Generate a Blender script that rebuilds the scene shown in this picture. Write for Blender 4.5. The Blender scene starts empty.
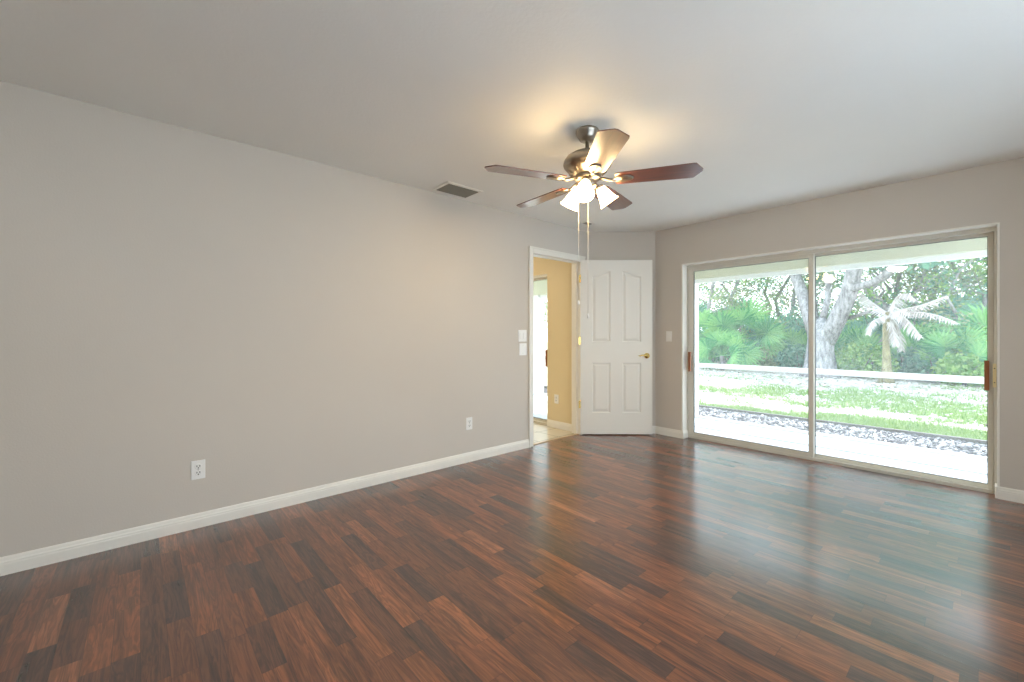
import bpy, math, random
import numpy as np
from mathutils import Vector, Matrix

random.seed(7); rng = np.random.default_rng(7)
PI = math.pi
S = bpy.context.scene
COL = S.collection

# ------------------------------------------------------------------ camera, light, exposure
FPX = 421.0
YAW = math.atan2(477, 421)
CAMH = 1.173
cd = bpy.data.cameras.new('camera'); cam = bpy.data.objects.new('camera', cd); COL.objects.link(cam)
cd.sensor_width = 36.0; cd.lens = FPX / 1024 * 36.0
cd.shift_y = -5.5 / 1024
cd.clip_start = 0.05; cd.clip_end = 300
cam.location = (0, 0, CAMH); cam.rotation_euler = (PI / 2, 0, YAW)
S.camera = cam

S.view_settings.view_transform = 'Standard'
S.view_settings.look = 'None'
S.view_settings.gamma = 1.0
S.view_settings.use_curve_mapping = False
S.view_settings.exposure = 0.60

SKY = 3.7
SUN = 5.5
w = bpy.data.worlds.new('world'); S.world = w; w.use_nodes = True
nt = w.node_tree; nt.nodes.clear()
bg = nt.nodes.new('ShaderNodeBackground'); wo = nt.nodes.new('ShaderNodeOutputWorld')
tc = nt.nodes.new('ShaderNodeTexCoord'); sp = nt.nodes.new('ShaderNodeSeparateXYZ'); cr = nt.nodes.new('ShaderNodeValToRGB')
nt.links.new(tc.outputs['Generated'], sp.inputs[0]); nt.links.new(sp.outputs['Z'], cr.inputs[0])
cr.color_ramp.elements[0].color = (0.88, 0.94, 1.0, 1); cr.color_ramp.elements[1].color = (0.46, 0.69, 1.0, 1)
nt.links.new(cr.outputs[0], bg.inputs['Color']); bg.inputs['Strength'].default_value = SKY
nt.links.new(bg.outputs[0], wo.inputs[0])

sd = bpy.data.lights.new('sun', 'SUN'); sd.energy = SUN; sd.angle = math.radians(2.5); sd.color = (1.0, 0.99, 0.97)
sun = bpy.data.objects.new('sun', sd); COL.objects.link(sun)
_d = Vector((0.10, -1.0, -1.27)).normalized()          # travels from the woods towards the house
sun.rotation_euler = _d.to_track_quat('-Z', 'Y').to_euler(); sun.location = (0, 12, 14)

def portal(name, loc, rot, sx, sy):
    l = bpy.data.lights.new(name, 'AREA'); l.shape = 'RECTANGLE'; l.size = sx; l.size_y = sy
    l.cycles.is_portal = True
    o = bpy.data.objects.new(name, l); COL.objects.link(o); o.location = loc; o.rotation_euler = rot
    return o

# ------------------------------------------------------------------ room numbers
XL = -3.2            # left wall face
YR = 4.63            # sliding door wall face
CEIL = 2.42
XR = 1.15            # right wall face
YB = -1.7            # back wall face
YH = 3.96            # far wall of the hall
CX, CY = -2.647, 4.037   # diagonal wall ends: (XL, CY) and (CX, YR)
YF = 4.73            # sliding door frame face
SX0, SX1, SZ = -2.307, 0.040, 1.977
PY = 6.20            # screen wall of the porch
SLAB = -0.05
GZ = -0.12

portal('portal_slider', ((SX0 + SX1) / 2, YF + 0.11, SZ / 2), (-PI / 2, 0, 0), SX1 - SX0, SZ)
portal('portal_right', (XR + 0.14, 1.45, 1.35), (0, PI / 2, 0), 1.7, 3.1)

# ------------------------------------------------------------------ node helpers
class NT:
    def __init__(s, name):
        s.m = bpy.data.materials.new(name); s.m.use_nodes = True; s.t = s.m.node_tree; s.t.nodes.clear()
        s.out = s.t.nodes.new('ShaderNodeOutputMaterial')
    def n(s, typ, **kw):
        nd = s.t.nodes.new(typ)
        for k, v in kw.items(): setattr(nd, k, v)
        return nd
    def l(s, a, b): s.t.links.new(a, b)
    def val(s, sock, v):
        if isinstance(v, bpy.types.NodeSocket): s.l(v, sock)
        else: sock.default_value = v
    def math(s, op, a, b=None, c=None):
        nd = s.n('ShaderNodeMath', operation=op); s.val(nd.inputs[0], a)
        if b is not None: s.val(nd.inputs[1], b)
        if c is not None: s.val(nd.inputs[2], c)
        return nd.outputs[0]
    def mix(s, f, a, b, mode='MIX'):
        nd = s.n('ShaderNodeMix', data_type='RGBA', blend_type=mode)
        s.val(nd.inputs[0], f); s.val(nd.inputs[6], a); s.val(nd.inputs[7], b)
        return nd.outputs[2]
    def ramp(s, f, stops, interp='LINEAR'):
        nd = s.n('ShaderNodeValToRGB'); cr = nd.color_ramp; cr.interpolation = interp
        while len(cr.elements) < len(stops): cr.elements.new(0.5)
        for e, (p, c) in zip(cr.elements, stops): e.position = p; e.color = (*c, 1)
        s.val(nd.inputs[0], f); return nd.outputs[0]
    def noise(s, vec, scale, detail=2, rough=0.5, dims='3D'):
        nd = s.n('ShaderNodeTexNoise', noise_dimensions=dims)
        if vec is not None: s.l(vec, nd.inputs['Vector'])
        nd.inputs['Scale'].default_value = scale; nd.inputs['Detail'].default_value = detail; nd.inputs['Roughness'].default_value = rough
        return nd.outputs[0]
    def bsdf(s, color, rough=0.5, metal=0.0, spec=0.5, **kw):
        b = s.n('ShaderNodeBsdfPrincipled')
        s.val(b.inputs['Base Color'], color if isinstance(color, bpy.types.NodeSocket) else (*color[:3], 1))
        s.val(b.inputs['Roughness'], rough); s.val(b.inputs['Metallic'], metal)
        b.inputs['Specular IOR Level'].default_value = spec
        for k, v in kw.items(): s.val(b.inputs[k], v)
        s.l(b.outputs[0], s.out.inputs[0]); return b
    def bump(s, h, strength, dist, b):
        nd = s.n('ShaderNodeBump'); nd.inputs['Strength'].default_value = strength; nd.inputs['Distance'].default_value = dist
        s.l(h, nd.inputs['Height']); s.l(nd.outputs[0], b.inputs['Normal'])

def srgb(r, g, b):
    f = lambda c: (c / 255 / 12.92) if c / 255 <= 0.04045 else ((c / 255 + 0.055) / 1.055) ** 2.4
    return (f(r), f(g), f(b))

def painted(name, col, rough=0.6, bump=0.15, scale=180, spec=0.3):
    N = NT(name); tc = N.n('ShaderNodeTexCoord'); v = tc.outputs['Object']
    base = N.mix(N.noise(v, 1.3, 3), (*[c * 0.97 for c in col], 1), (*[min(1, c * 1.03) for c in col], 1))
    b = N.bsdf(base, rough, spec=spec)
    N.bump(N.noise(v, scale, 2), bump, 0.002, b)
    return N.m

M = {}
M['wall'] = painted('wall_paint', srgb(208, 200, 189), 0.55, 0.25, 120)
M['hall'] = painted('hall_paint', srgb(226, 209, 170), 0.55, 0.25, 120)
M['ceil'] = painted('ceiling_paint', srgb(242, 240, 233), 0.8, 0.5, 70)
M['white'] = painted('white_gloss_paint', srgb(238, 234, 224), 0.35, 0.03, 60, 0.5)
M['plastic'] = painted('white_plastic', srgb(240, 239, 235), 0.3, 0.0, 60, 0.5)
M['dark'] = painted('dark_slot', (0.012, 0.012, 0.012), 0.6, 0.0, 60)
M['alu'] = painted('door_frame_enamel', srgb(214, 210, 198), 0.35, 0.02, 60, 0.5)
M['gasket'] = painted('grey_gasket', srgb(96, 96, 92), 0.6, 0.0, 60)
M['slat'] = painted('vent_slat', srgb(140, 136, 124), 0.5, 0.0, 60)
M['cream'] = painted('cream_stucco', srgb(204, 202, 178), 0.85, 0.5, 50)
M['screen_white'] = painted('white_screen_frame', srgb(240, 240, 238), 0.4, 0.02, 60)

def metal(name, col, rough, brushed=0.0):
    N = NT(name); tc = N.n('ShaderNodeTexCoord')
    r = N.math('MULTIPLY_ADD', N.noise(tc.outputs['Object'], 60, 3), 0.15, rough - 0.07)
    N.bsdf(col, r, 1.0); return N.m
M['nickel'] = metal('brushed_nickel', (0.38, 0.33, 0.27), 0.32)
M['chain'] = metal('bright_chain', (0.85, 0.80, 0.70), 0.45)
M['brass'] = metal('polished_brass', (0.80, 0.58, 0.20), 0.2)

def wood(name, c1, c2, rough=0.35, axis=0, scale=1.0):
    N = NT(name); tc = N.n('ShaderNodeTexCoord'); mp = N.n('ShaderNodeMapping')
    N.l(tc.outputs['Object'], mp.inputs[0])
    sc = [30.0 * scale] * 3; sc[axis] = 2.0 * scale; mp.inputs['Scale'].default_value = sc
    f = N.noise(mp.outputs[0], 1.5, 5, 0.6)
    N.bsdf(N.ramp(f, [(0.3, c1), (0.7, c2)]), rough, spec=0.5); return N.m
M['blade'] = wood('mahogany_blade', (0.085, 0.024, 0.014), (0.170, 0.046, 0.026), 0.32)
for _n in M['blade'].node_tree.nodes:
    if _n.type == 'BSDF_PRINCIPLED': _n.inputs['Coat Weight'].default_value = 1.0; _n.inputs['Coat Roughness'].default_value = 0.22
M['handle_wood'] = wood('stained_handle_wood', (0.20, 0.065, 0.018), (0.34, 0.12, 0.035), 0.4, 2)
M['threshold'] = wood('tan_threshold', (0.42, 0.28, 0.16), (0.55, 0.38, 0.22), 0.4, 1)
M['edging'] = wood('weathered_edging', (0.10, 0.085, 0.07), (0.20, 0.17, 0.14), 0.9, 0, 0.5)

# floor: multi-strip walnut laminate, strips run along x
def floor_mat():
    N = NT('walnut_laminate'); tc = N.n('ShaderNodeTexCoord'); sp = N.n('ShaderNodeSeparateXYZ'); N.l(tc.outputs['Object'], sp.inputs[0])
    x, y = sp.outputs[0], sp.outputs[1]
    W = 0.079
    yr = N.math('DIVIDE', y, W); row = N.math('FLOOR', yr)
    wn = N.n('ShaderNodeTexWhiteNoise', noise_dimensions='1D'); N.l(row, wn.inputs['W'])
    L = N.math('MULTIPLY_ADD', wn.outputs['Value'], 0.42, 0.30)
    wn2 = N.n('ShaderNodeTexWhiteNoise', noise_dimensions='1D'); N.l(N.math('ADD', row, 37.3), wn2.inputs['W'])
    xs = N.math('ADD', N.math('DIVIDE', x, L), N.math('MULTIPLY', wn2.outputs['Value'], 9.0))
    cell = N.math('FLOOR', xs)
    cb = N.n('ShaderNodeCombineXYZ'); N.l(row, cb.inputs[0]); N.l(cell, cb.inputs[1])
    wc = N.n('ShaderNodeTexWhiteNoise', noise_dimensions='3D'); N.l(cb.outputs[0], wc.inputs['Vector'])
    rnd = wc.outputs['Value']
    # grain
    off = N.n('ShaderNodeVectorMath', operation='SCALE'); N.l(wc.outputs['Color'], off.inputs[0]); off.inputs['Scale'].default_value = 40.0
    ad = N.n('ShaderNodeVectorMath', operation='ADD'); N.l(tc.outputs['Object'], ad.inputs[0]); N.l(off.outputs[0], ad.inputs[1])
    mp = N.n('ShaderNodeMapping'); N.l(ad.outputs[0], mp.inputs[0]); mp.inputs['Scale'].default_value = (1.6, 17.0, 1.0)
    g1 = N.n('ShaderNodeTexNoise'); N.l(mp.outputs[0], g1.inputs['Vector']); g1.inputs['Scale'].default_value = 1.4
    g1.inputs['Detail'].default_value = 4; g1.inputs['Distortion'].default_value = 1.6
    rings = N.math('SINE', N.math('MULTIPLY', g1.outputs[0], 34.0))
    mp2 = N.n('ShaderNodeMapping'); N.l(ad.outputs[0], mp2.inputs[0]); mp2.inputs['Scale'].default_value = (6.0, 160.0, 1.0)
    fine = N.noise(mp2.outputs[0], 1.0, 3, 0.6)
    base = N.ramp(rnd, [(0.0, srgb(82, 52, 42)), (0.22, srgb(94, 57, 42)), (0.45, srgb(114, 65, 42)), (0.75, srgb(132, 74, 45)), (0.95, srgb(148, 86, 52)), (1.0, srgb(160, 102, 72))])
    k = N.math('MULTIPLY_ADD', rings, 0.20, 0.80)
    k = N.math('MULTIPLY', k, N.math('MULTIPLY_ADD', fine, 0.9, 0.58))
    mp3 = N.n('ShaderNodeMapping'); N.l(ad.outputs[0], mp3.inputs[0]); mp3.inputs['Scale'].default_value = (1.5, 22.0, 1.0)
    st = N.noise(mp3.outputs[0], 1.3, 4, 0.65)
    k = N.math('MULTIPLY', k, N.ramp(st, [(0.36, (0.50, 0.50, 0.50)), (0.54, (1.05, 1.05, 1.05))]))
    sc = N.n('ShaderNodeVectorMath', operation='SCALE'); N.l(base, sc.inputs[0]); N.l(k, sc.inputs['Scale'])
    # seams
    fy = N.math('FRACT', yr); fx = N.math('FRACT', xs)
    sy = N.math('LESS_THAN', N.math('MINIMUM', fy, N.math('SUBTRACT', 1.0, fy)), 0.012)
    sx = N.math('LESS_THAN', N.math('MINIMUM', fx, N.math('SUBTRACT', 1.0, fx)), 0.0022)
    seam = N.math('MAXIMUM', sy, sx)
    col = N.mix(N.math('MULTIPLY', seam, 0.55), sc.outputs[0], (0.015, 0.008, 0.006, 1))
    sm = N.noise(tc.outputs['Object'], 1.7, 3)
    rough = N.math('MULTIPLY_ADD', sm, 0.10, N.math('MULTIPLY_ADD', fine, 0.04, 0.14))
    b = N.bsdf(col, 0.45, spec=0.15)
    b.inputs['IOR'].default_value = 1.55
    b.inputs['Coat Weight'].default_value = 1.0; b.inputs['Coat IOR'].default_value = 1.85; N.l(rough, b.inputs['Coat Roughness'])
    N.bump(N.math('SUBTRACT', fine, N.math('MULTIPLY', seam, 1.0)), 0.06, 0.0003, b)
    return N.m
M['floor'] = floor_mat()

def tile_mat():
    N = NT('beige_floor_tile'); tc = N.n('ShaderNodeTexCoord')
    br = N.n('ShaderNodeTexBrick'); N.l(tc.outputs['Object'], br.inputs['Vector'])
    br.offset = 0.0; br.inputs['Scale'].default_value = 1.0
    br.inputs['Brick Width'].default_value = 0.33; br.inputs['Row Height'].default_value = 0.33; br.inputs['Mortar Size'].default_value = 0.005
    br.inputs['Color1'].default_value = (*srgb(214, 204, 180), 1); br.inputs['Color2'].default_value = (*srgb(222, 212, 190), 1); br.inputs['Mortar'].default_value = (*srgb(150, 140, 120), 1)
    N.bsdf(br.outputs['Color'], 0.25); return N.m
M['tile'] = tile_mat()

def glass_mat(name, veil):
    N = NT(name); lw = N.n('ShaderNodeLayerWeight'); lw.inputs['Blend'].default_value = 0.5
    f = N.math('MULTIPLY_ADD', N.math('POWER', lw.outputs['Facing'], 5.0), 0.96, 0.04)
    tr = N.n('ShaderNodeBsdfTransparent'); tr.inputs[0].default_value = (0.97, 0.985, 0.975, 1)
    gl = N.n('ShaderNodeBsdfGlossy'); gl.inputs['Roughness'].default_value = 0.0; gl.inputs[0].default_value = (1, 1, 1, 1)
    mx = N.n('ShaderNodeMixShader'); N.l(f, mx.inputs[0]); N.l(tr.outputs[0], mx.inputs[1]); N.l(gl.outputs[0], mx.inputs[2])
    # pale veil mixed into the pane, stands in for hazy reflections
    tc = N.n('ShaderNodeTexCoord'); du = N.math('MULTIPLY_ADD', N.noise(tc.outputs['Object'], 1.6, 4, 0.6), veil * 1.6, veil * 0.2)
    tl = N.n('ShaderNodeBsdfTranslucent'); tl.inputs[0].default_value = (0.85, 0.92, 0.92, 1)
    m2 = N.n('ShaderNodeMixShader'); N.l(du, m2.inputs[0]); N.l(mx.outputs[0], m2.inputs[1]); N.l(tl.outputs[0], m2.inputs[2]); N.l(m2.outputs[0], N.out.inputs[0])
    return N.m
M['glass'] = glass_mat('haze_veil_glass', 0.065)

def emit_mat(name, col, strength):
    N = NT(name); e = N.n('ShaderNodeEmission'); e.inputs[0].default_value = (*col, 1); e.inputs[1].default_value = strength
    N.l(e.outputs[0], N.out.inputs[0]); return N.m
M['shade'] = emit_mat('lit_frosted_shade', (1.0, 0.70, 0.35), 25.0)
M['dome'] = emit_mat('lit_frosted_dome', (0.97, 0.96, 0.94), 26.0)
M['fill_dome_hall'] = emit_mat('hall_fill_dome', (1.0, 0.88, 0.70), 85.0)
M['bulb'] = emit_mat('lit_bulb', (1.0, 0.76, 0.45), 520.0)

def leaf_mat(name, c1, c2, c3, trans=0.45):
    N = NT(name); g = N.n('ShaderNodeNewGeometry')
    c = N.ramp(g.outputs['Random Per Island'], [(0.0, c1), (0.5, c2), (1.0, c3)])
    d = N.n('ShaderNodeBsdfDiffuse'); t = N.n('ShaderNodeBsdfTranslucent'); N.l(c, d.inputs[0]); N.l(c, t.inputs[0])
    mx = N.n('ShaderNodeMixShader'); mx.inputs[0].default_value = trans
    N.l(d.outputs[0], mx.inputs[1]); N.l(t.outputs[0], mx.inputs[2]); N.l(mx.outputs[0], N.out.inputs[0]); return N.m
M['leaf_a'] = leaf_mat('bright_leaf', srgb(96, 140, 70), srgb(130, 172, 88), srgb(176, 200, 120))
M['leaf_b'] = leaf_mat('deep_leaf', srgb(76, 122, 98), srgb(106, 152, 126), srgb(144, 182, 152))
M['leaf_c'] = leaf_mat('olive_leaf', srgb(108, 128, 86), srgb(142, 156, 108), srgb(186, 190, 150))
M['palmetto'] = leaf_mat('palmetto_leaf', srgb(70, 140, 92), srgb(106, 170, 108), srgb(150, 196, 120), 0.4)
M['palmetto_dark'] = leaf_mat('blue_green_palmetto_leaf', srgb(78, 140, 120), srgb(102, 162, 138), srgb(132, 182, 154), 0.4)  # bluer leaf tone for the palmettos deeper in the woods
M['dead_leaf'] = leaf_mat('bleached_frond', srgb(176, 164, 156), srgb(206, 196, 190), srgb(230, 222, 216), 0.35)
M['grass'] = leaf_mat('lawn_blade', srgb(106, 136, 68), srgb(136, 162, 84), srgb(174, 184, 128), 0.35)
M['litter'] = leaf_mat('dry_litter', srgb(176, 160, 146), srgb(208, 196, 184), srgb(236, 228, 220), 0.1)
M['stone'] = leaf_mat('pale_gravel', srgb(52, 48, 50), srgb(112, 106, 106), srgb(196, 190, 186), 0.0)

def bark_mat(name, c1, c2):
    N = NT(name); tc = N.n('ShaderNodeTexCoord'); mp = N.n('ShaderNodeMapping'); N.l(tc.outputs['Object'], mp.inputs[0]); mp.inputs['Scale'].default_value = (7, 7, 2)
    f = N.noise(mp.outputs[0], 2.0, 6, 0.65); b = N.bsdf(N.ramp(f, [(0.35, c1), (0.65, c2)]), 0.95, spec=0.1)
    N.bump(f, 0.8, 0.06, b); return N.m
M['bark'] = bark_mat('grey_bark', srgb(104, 100, 100), srgb(180, 174, 172))
M['bark_dark'] = bark_mat('dark_bark', srgb(80, 74, 70), srgb(140, 132, 126))
M['bark_pale'] = bark_mat('pale_palm_bark', srgb(110, 98, 70), srgb(166, 156, 118))

def concrete_mat():
    N = NT('pale_concrete'); tc = N.n('ShaderNodeTexCoord'); v = tc.outputs['Object']
    b = N.bsdf(N.ramp(N.noise(v, 2.5, 5, 0.6), [(0.3, srgb(200, 208, 218)), (0.7, srgb(216, 223, 232))]), 0.8, spec=0.2)
    N.bump(N.noise(v, 90, 2), 0.2, 0.003, b); return N.m
M['concrete'] = concrete_mat()

def ground_mat():
    N = NT('lawn_soil'); tc = N.n('ShaderNodeTexCoord'); v = tc.outputs['Object']
    a = N.noise(v, 0.55, 4, 0.6); c = N.noise(v, 9.0, 4, 0.7)
    soil = N.ramp(c, [(0.3, srgb(150, 138, 124)), (0.5, srgb(196, 186, 172)), (0.75, srgb(228, 222, 210))])
    green = N.ramp(c, [(0.3, srgb(112, 128, 84)), (0.7, srgb(160, 170, 124))])
    b = N.bsdf(N.mix(N.ramp(a, [(0.36, (0, 0, 0)), (0.52, (1, 1, 1))]), green, soil), 0.95, spec=0.05)
    N.bump(c, 0.6, 0.03, b); return N.m
M['bounce_concrete'] = painted('light_bounce_concrete', srgb(238, 240, 244), 0.85, 0.3, 60, 0.1)
M['ground'] = ground_mat()
M['mulch'] = painted('gravel_bed_soil', srgb(84, 76, 74), 0.95, 0.6, 40, 0.05)

# ------------------------------------------------------------------ mesh helpers
class MB:
    def __init__(s): s.v = []; s.f = []; s.sm = []
    def add(s, vs, fs, smooth=False, mat=None):
        o = len(s.v)
        s.v += [tuple(mat @ Vector(p)) if mat is not None else tuple(p) for p in vs]
        s.f += [tuple(i + o for i in f) for f in fs]; s.sm += [smooth] * len(fs); return s
    def box(s, x0, x1, y0, y1, z0, z1, mat=None, bev=0.0):
        x0, x1 = min(x0, x1), max(x0, x1); y0, y1 = min(y0, y1), max(y0, y1); z0, z1 = min(z0, z1), max(z0, z1)
        if bev <= 0:
            vs = [(x0, y0, z0), (x1, y0, z0), (x1, y1, z0), (x0, y1, z0), (x0, y0, z1), (x1, y0, z1), (x1, y1, z1), (x0, y1, z1)]
            fs = [(3, 2, 1, 0), (4, 5, 6, 7), (0, 1, 5, 4), (1, 2, 6, 5), (2, 3, 7, 6), (3, 0, 4, 7)]
            return s.add(vs, fs, False, mat)
        import bmesh
        bm = bmesh.new(); bmesh.ops.create_cube(bm, size=1.0)
        for v in bm.verts: v.co = Vector(((x0 + x1) / 2 + v.co.x * (x1 - x0), (y0 + y1) / 2 + v.co.y * (y1 - y0), (z0 + z1) / 2 + v.co.z * (z1 - z0)))
        bmesh.ops.bevel(bm, geom=bm.edges[:], offset=bev, segments=2, affect='EDGES', profile=0.5)
        bm.verts.ensure_lookup_table()
        vs = [v.co.copy() for v in bm.verts]; fs = [[v.index for v in f.verts] for f in bm.faces]
        bm.free(); return s.add(vs, fs, False, mat)
    def lathe(s, prof, n=32, mat=None, smooth=True, cap=True):
        vs = []; fs = []
        for r, z in prof:
            for i in range(n): a = 2 * PI * i / n; vs.append((r * math.cos(a), r * math.sin(a), z))
        for k in range(len(prof) - 1):
            for i in range(n): j = (i + 1) % n; fs.append((k * n + i, k * n + j, (k + 1) * n + j, (k + 1) * n + i))
        s.add(vs, fs, smooth, mat)
        if cap:
            for k in (0, len(prof) - 1):
                if prof[k][0] > 1e-5: s.add([vs[k * n + i] for i in range(n)], [tuple(range(n)) if k else tuple(reversed(range(n)))], False, mat)
        return s
    def tube(s, pts, rad, n=8, smooth=True, mat=None):
        pts = [Vector(p) for p in pts]; vs = []; fs = []
        if not hasattr(rad, '__len__'): rad = [rad] * len(pts)
        up = None
        for k, p in enumerate(pts):
            t = (pts[min(k + 1, len(pts) - 1)] - pts[max(k - 1, 0)]).normalized()
            if up is None: up = Vector((0, 0, 1)) if abs(t.z) < 0.9 else Vector((1, 0, 0))
            a = t.cross(up).normalized(); b = a.cross(t).normalized(); up = b
            for i in range(n): an = 2 * PI * i / n; vs.append(p + (a * math.cos(an) + b * math.sin(an)) * rad[k])
        for k in range(len(pts) - 1):
            for i in range(n): j = (i + 1) % n; fs.append((k * n + i, k * n + j, (k + 1) * n + j, (k + 1) * n + i))
        fs.append(tuple(reversed(range(n)))); fs.append(tuple(range((len(pts) - 1) * n, len(pts) * n)))
        return s.add(vs, fs, smooth, mat)
    def prism(s, prof, p0, p1, nrm):
        """sweep a (depth, height) profile along a straight floor line p0>p1; nrm points into the room"""
        p0, p1, nrm = Vector(p0), Vector(p1), Vector(nrm).normalized(); n = len(prof)
        vs = [p + nrm * d + Vector((0, 0, z)) for p in (p0, p1) for d, z in prof]
        fs = [(i, (i + 1) % n, n + (i + 1) % n, n + i) for i in range(n)] + [tuple(reversed(range(n))), tuple(range(n, 2 * n))]
        return s.add(vs, fs)
    def build(s, name, mat, parent=None, fix=True):
        me = bpy.data.meshes.new(name); me.from_pydata([tuple(v) for v in s.v], [], s.f); me.materials.append(mat)
        me.polygons.foreach_set('use_smooth', s.sm)
        if fix:
            import bmesh
            bm = bmesh.new(); bm.from_mesh(me); bmesh.ops.recalc_face_normals(bm, faces=bm.faces[:]); bm.to_mesh(me); bm.free()
        me.update()
        o = bpy.data.objects.new(name, me); COL.objects.link(o)
        if parent: o.parent = parent
        return o

def mesh_np(name, V, F, mat, parent=None):
    me = bpy.data.meshes.new(name); nf, k = F.shape
    me.vertices.add(len(V)); me.vertices.foreach_set('co', V.astype(np.float32).ravel())
    me.loops.add(nf * k); me.loops.foreach_set('vertex_index', F.astype(np.int32).ravel())
    me.polygons.add(nf); me.polygons.foreach_set('loop_start', np.arange(0, nf * k, k, dtype=np.int32)); me.polygons.foreach_set('loop_total', np.full(nf, k, dtype=np.int32))
    me.materials.append(mat); me.update(calc_edges=True)
    o = bpy.data.objects.new(name, me); COL.objects.link(o)
    if parent: o.parent = parent
    return o

def thing(name, label, cat, loc=(0, 0, 0), rz=0, group=None):
    o = bpy.data.objects.new(name, None); COL.objects.link(o); o.location = loc; o.rotation_euler = (0, 0, rz); o.empty_display_size = 0.1
    return tag(o, label, cat, group)
def tag(o, label, cat, group=None, kind=None):
    o['label'] = label; o['category'] = cat
    if group: o['group'] = group
    if kind: o['kind'] = kind
    return o
def struct(o, label=None):
    o['kind'] = 'structure'
    if label: o['label'] = label
    return o
def plabel(o, label): o['label'] = label; return o

# ------------------------------------------------------------------ the room
WT = 0.13
HY0, HY1, HZ = 3.115, 3.900, 2.045     # doorway opening in the left wall
m = MB()
m.box(XL - WT, XL, YB - WT, HY0 - 0.02, 0, CEIL); m.box(XL - WT, XL, HY1 + 0.02, CY + 0.1, 0, CEIL); m.box(XL - WT, XL, HY0 - 0.02, HY1 + 0.02, HZ + 0.02, CEIL)
struct(m.build('wall_left', M['wall']), 'grey painted wall with the doorway at its far end')
# diagonal wall
dl = Vector((CX - XL, YR - CY, 0)); dn = Vector((dl.y, -dl.x, 0)).normalized()   # into the room
p0, p1 = Vector((XL, CY, 0)), Vector((CX, YR, 0))
m = MB(); b0, b1 = p0 - dn * 0.15, p1 - dn * 0.15
m.add([p0, p1, b1, b0] + [p + Vector((0, 0, CEIL)) for p in (p0, p1, b1, b0)], [(3, 2, 1, 0), (4, 5, 6, 7), (0, 1, 5, 4), (1, 2, 6, 5), (2, 3, 7, 6), (3, 0, 4, 7)])
struct(m.build('wall_diagonal', M['wall']), 'short angled corner wall behind the open door')
m = MB()
m.box(CX - 0.12, SX0 - 0.010, YR, YR + 0.2, 0, CEIL); m.box(SX1 + 0.008, XR + WT, YR, YR + 0.2, 0, CEIL); m.box(SX0 - 0.010, SX1 + 0.008, YR, YR + 0.2, SZ + 0.008, CEIL)
struct(m.build('wall_far', M['wall']), 'grey painted wall with the sliding glass door')
m = MB()
WY0, WY1, WZ0, WZ1 = -0.10, 3.00, 0.50, 2.20
m.box(XR, XR + WT, YB - WT, WY0, 0, CEIL); m.box(XR, XR + WT, WY1, YR + 0.2, 0, CEIL); m.box(XR, XR + WT, WY0, WY1, 0, WZ0); m.box(XR, XR + WT, WY0, WY1, WZ1, CEIL)
struct(m.build('wall_right', M['wall']))
m = MB(); m.box(XL - WT, XR + WT, YB - WT, YB, 0, CEIL)
struct(m.build('wall_back', M['wall']))
struct(MB().box(XL - 0.02, XR + WT, YB - WT, YR + 0.1, -0.12, 0).build('floor', M['floor']), 'glossy walnut brown laminate strip floor')
struct(MB().box(XL - WT, XR + WT, YB - WT, YR + 0.2, CEIL, CEIL + 0.2).build('ceiling', M['ceil']), 'white textured ceiling with the fan')

def added_win(name, axis, fix, a0, a1):
    t = bpy.data.objects.new(name, None); COL.objects.link(t); t['kind'] = 'structure'
    m = MB(); g = MB(); W = 0.05
    def bx(mb, u0, u1, z0, z1, d0, d1):
        if axis == 'x': mb.box(fix + d0, fix + d1, u0, u1, z0, z1)
        else: mb.box(u0, u1, fix + d0, fix + d1, z0, z1)
    d0, d1 = (0.04, 0.10) if axis == 'x' else (-0.10, -0.04)
    bx(m, a0, a0 + W, WZ0, WZ1, d0, d1); bx(m, a1 - W, a1, WZ0, WZ1, d0, d1); bx(m, a0 + W, a1 - W, WZ0, WZ0 + W, d0, d1); bx(m, a0 + W, a1 - W, WZ1 - W, WZ1, d0, d1)
    mid = (a0 + a1) / 2; bx(m, mid - W / 2, mid + W / 2, WZ0 + W, WZ1 - W, d0, d1)
    c = (d0 + d1) / 2; bx(g, a0 + W, mid - W / 2, WZ0 + W, WZ1 - W, c - .003, c + .003); bx(g, mid + W / 2, a1 - W, WZ0 + W, WZ1 - W, c - .003, c + .003)
    m.build('added_window_frame', M['white'], t); g.build('pane', M['glass'], t)
added_win('added_window_1', 'x', XR, WY0, WY1)  # unseen window added to fill the room with daylight

# baseboards
BP = [(0, 0), (0.014, 0), (0.014, 0.052), (0.0125, 0.056), (0.0125, 0.064), (0.009, 0.070), (0.007, 0.080), (0.004, 0.086), (0, 0.088)]
def bb(name, segs, label=None):
    m = MB()
    for a, b, n in segs: m.prism(BP, a, b, n)
    return struct(m.build(name, M['white']), label)
bb('baseboard_left', [((XL, YB, 0), (XL, HY0 - 0.062, 0), (1, 0, 0))], 'white moulded baseboard along the left wall')
bb('baseboard_diagonal', [(p0, p1, dn), ((XL, HY1 + 0.078, 0), (XL, CY, 0), (1, 0, 0))])
bb('baseboard_far', [((CX, YR, 0), (SX0, YR, 0), (0, -1, 0)), ((SX0, YR - 0.014, 0), (SX0, YF, 0), (1, 0, 0)),
                     ((SX1 + 0.003, YR, 0), (XR, YR, 0), (0, -1, 0))], 'white moulded baseboard beside the sliding door')
m = MB().box(SX1 - 0.011, SX1 + 0.004, YR - 0.014, YF, 0, 0.086, None, 0.004)
struct(m.build('baseboard_return', M['white']))
bb('baseboard_right', [((XR, YB, 0), (XR, YR, 0), (-1, 0, 0))])
bb('baseboard_back', [((XL, YB, 0), (XR, YB, 0), (0, 1, 0))])

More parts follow.
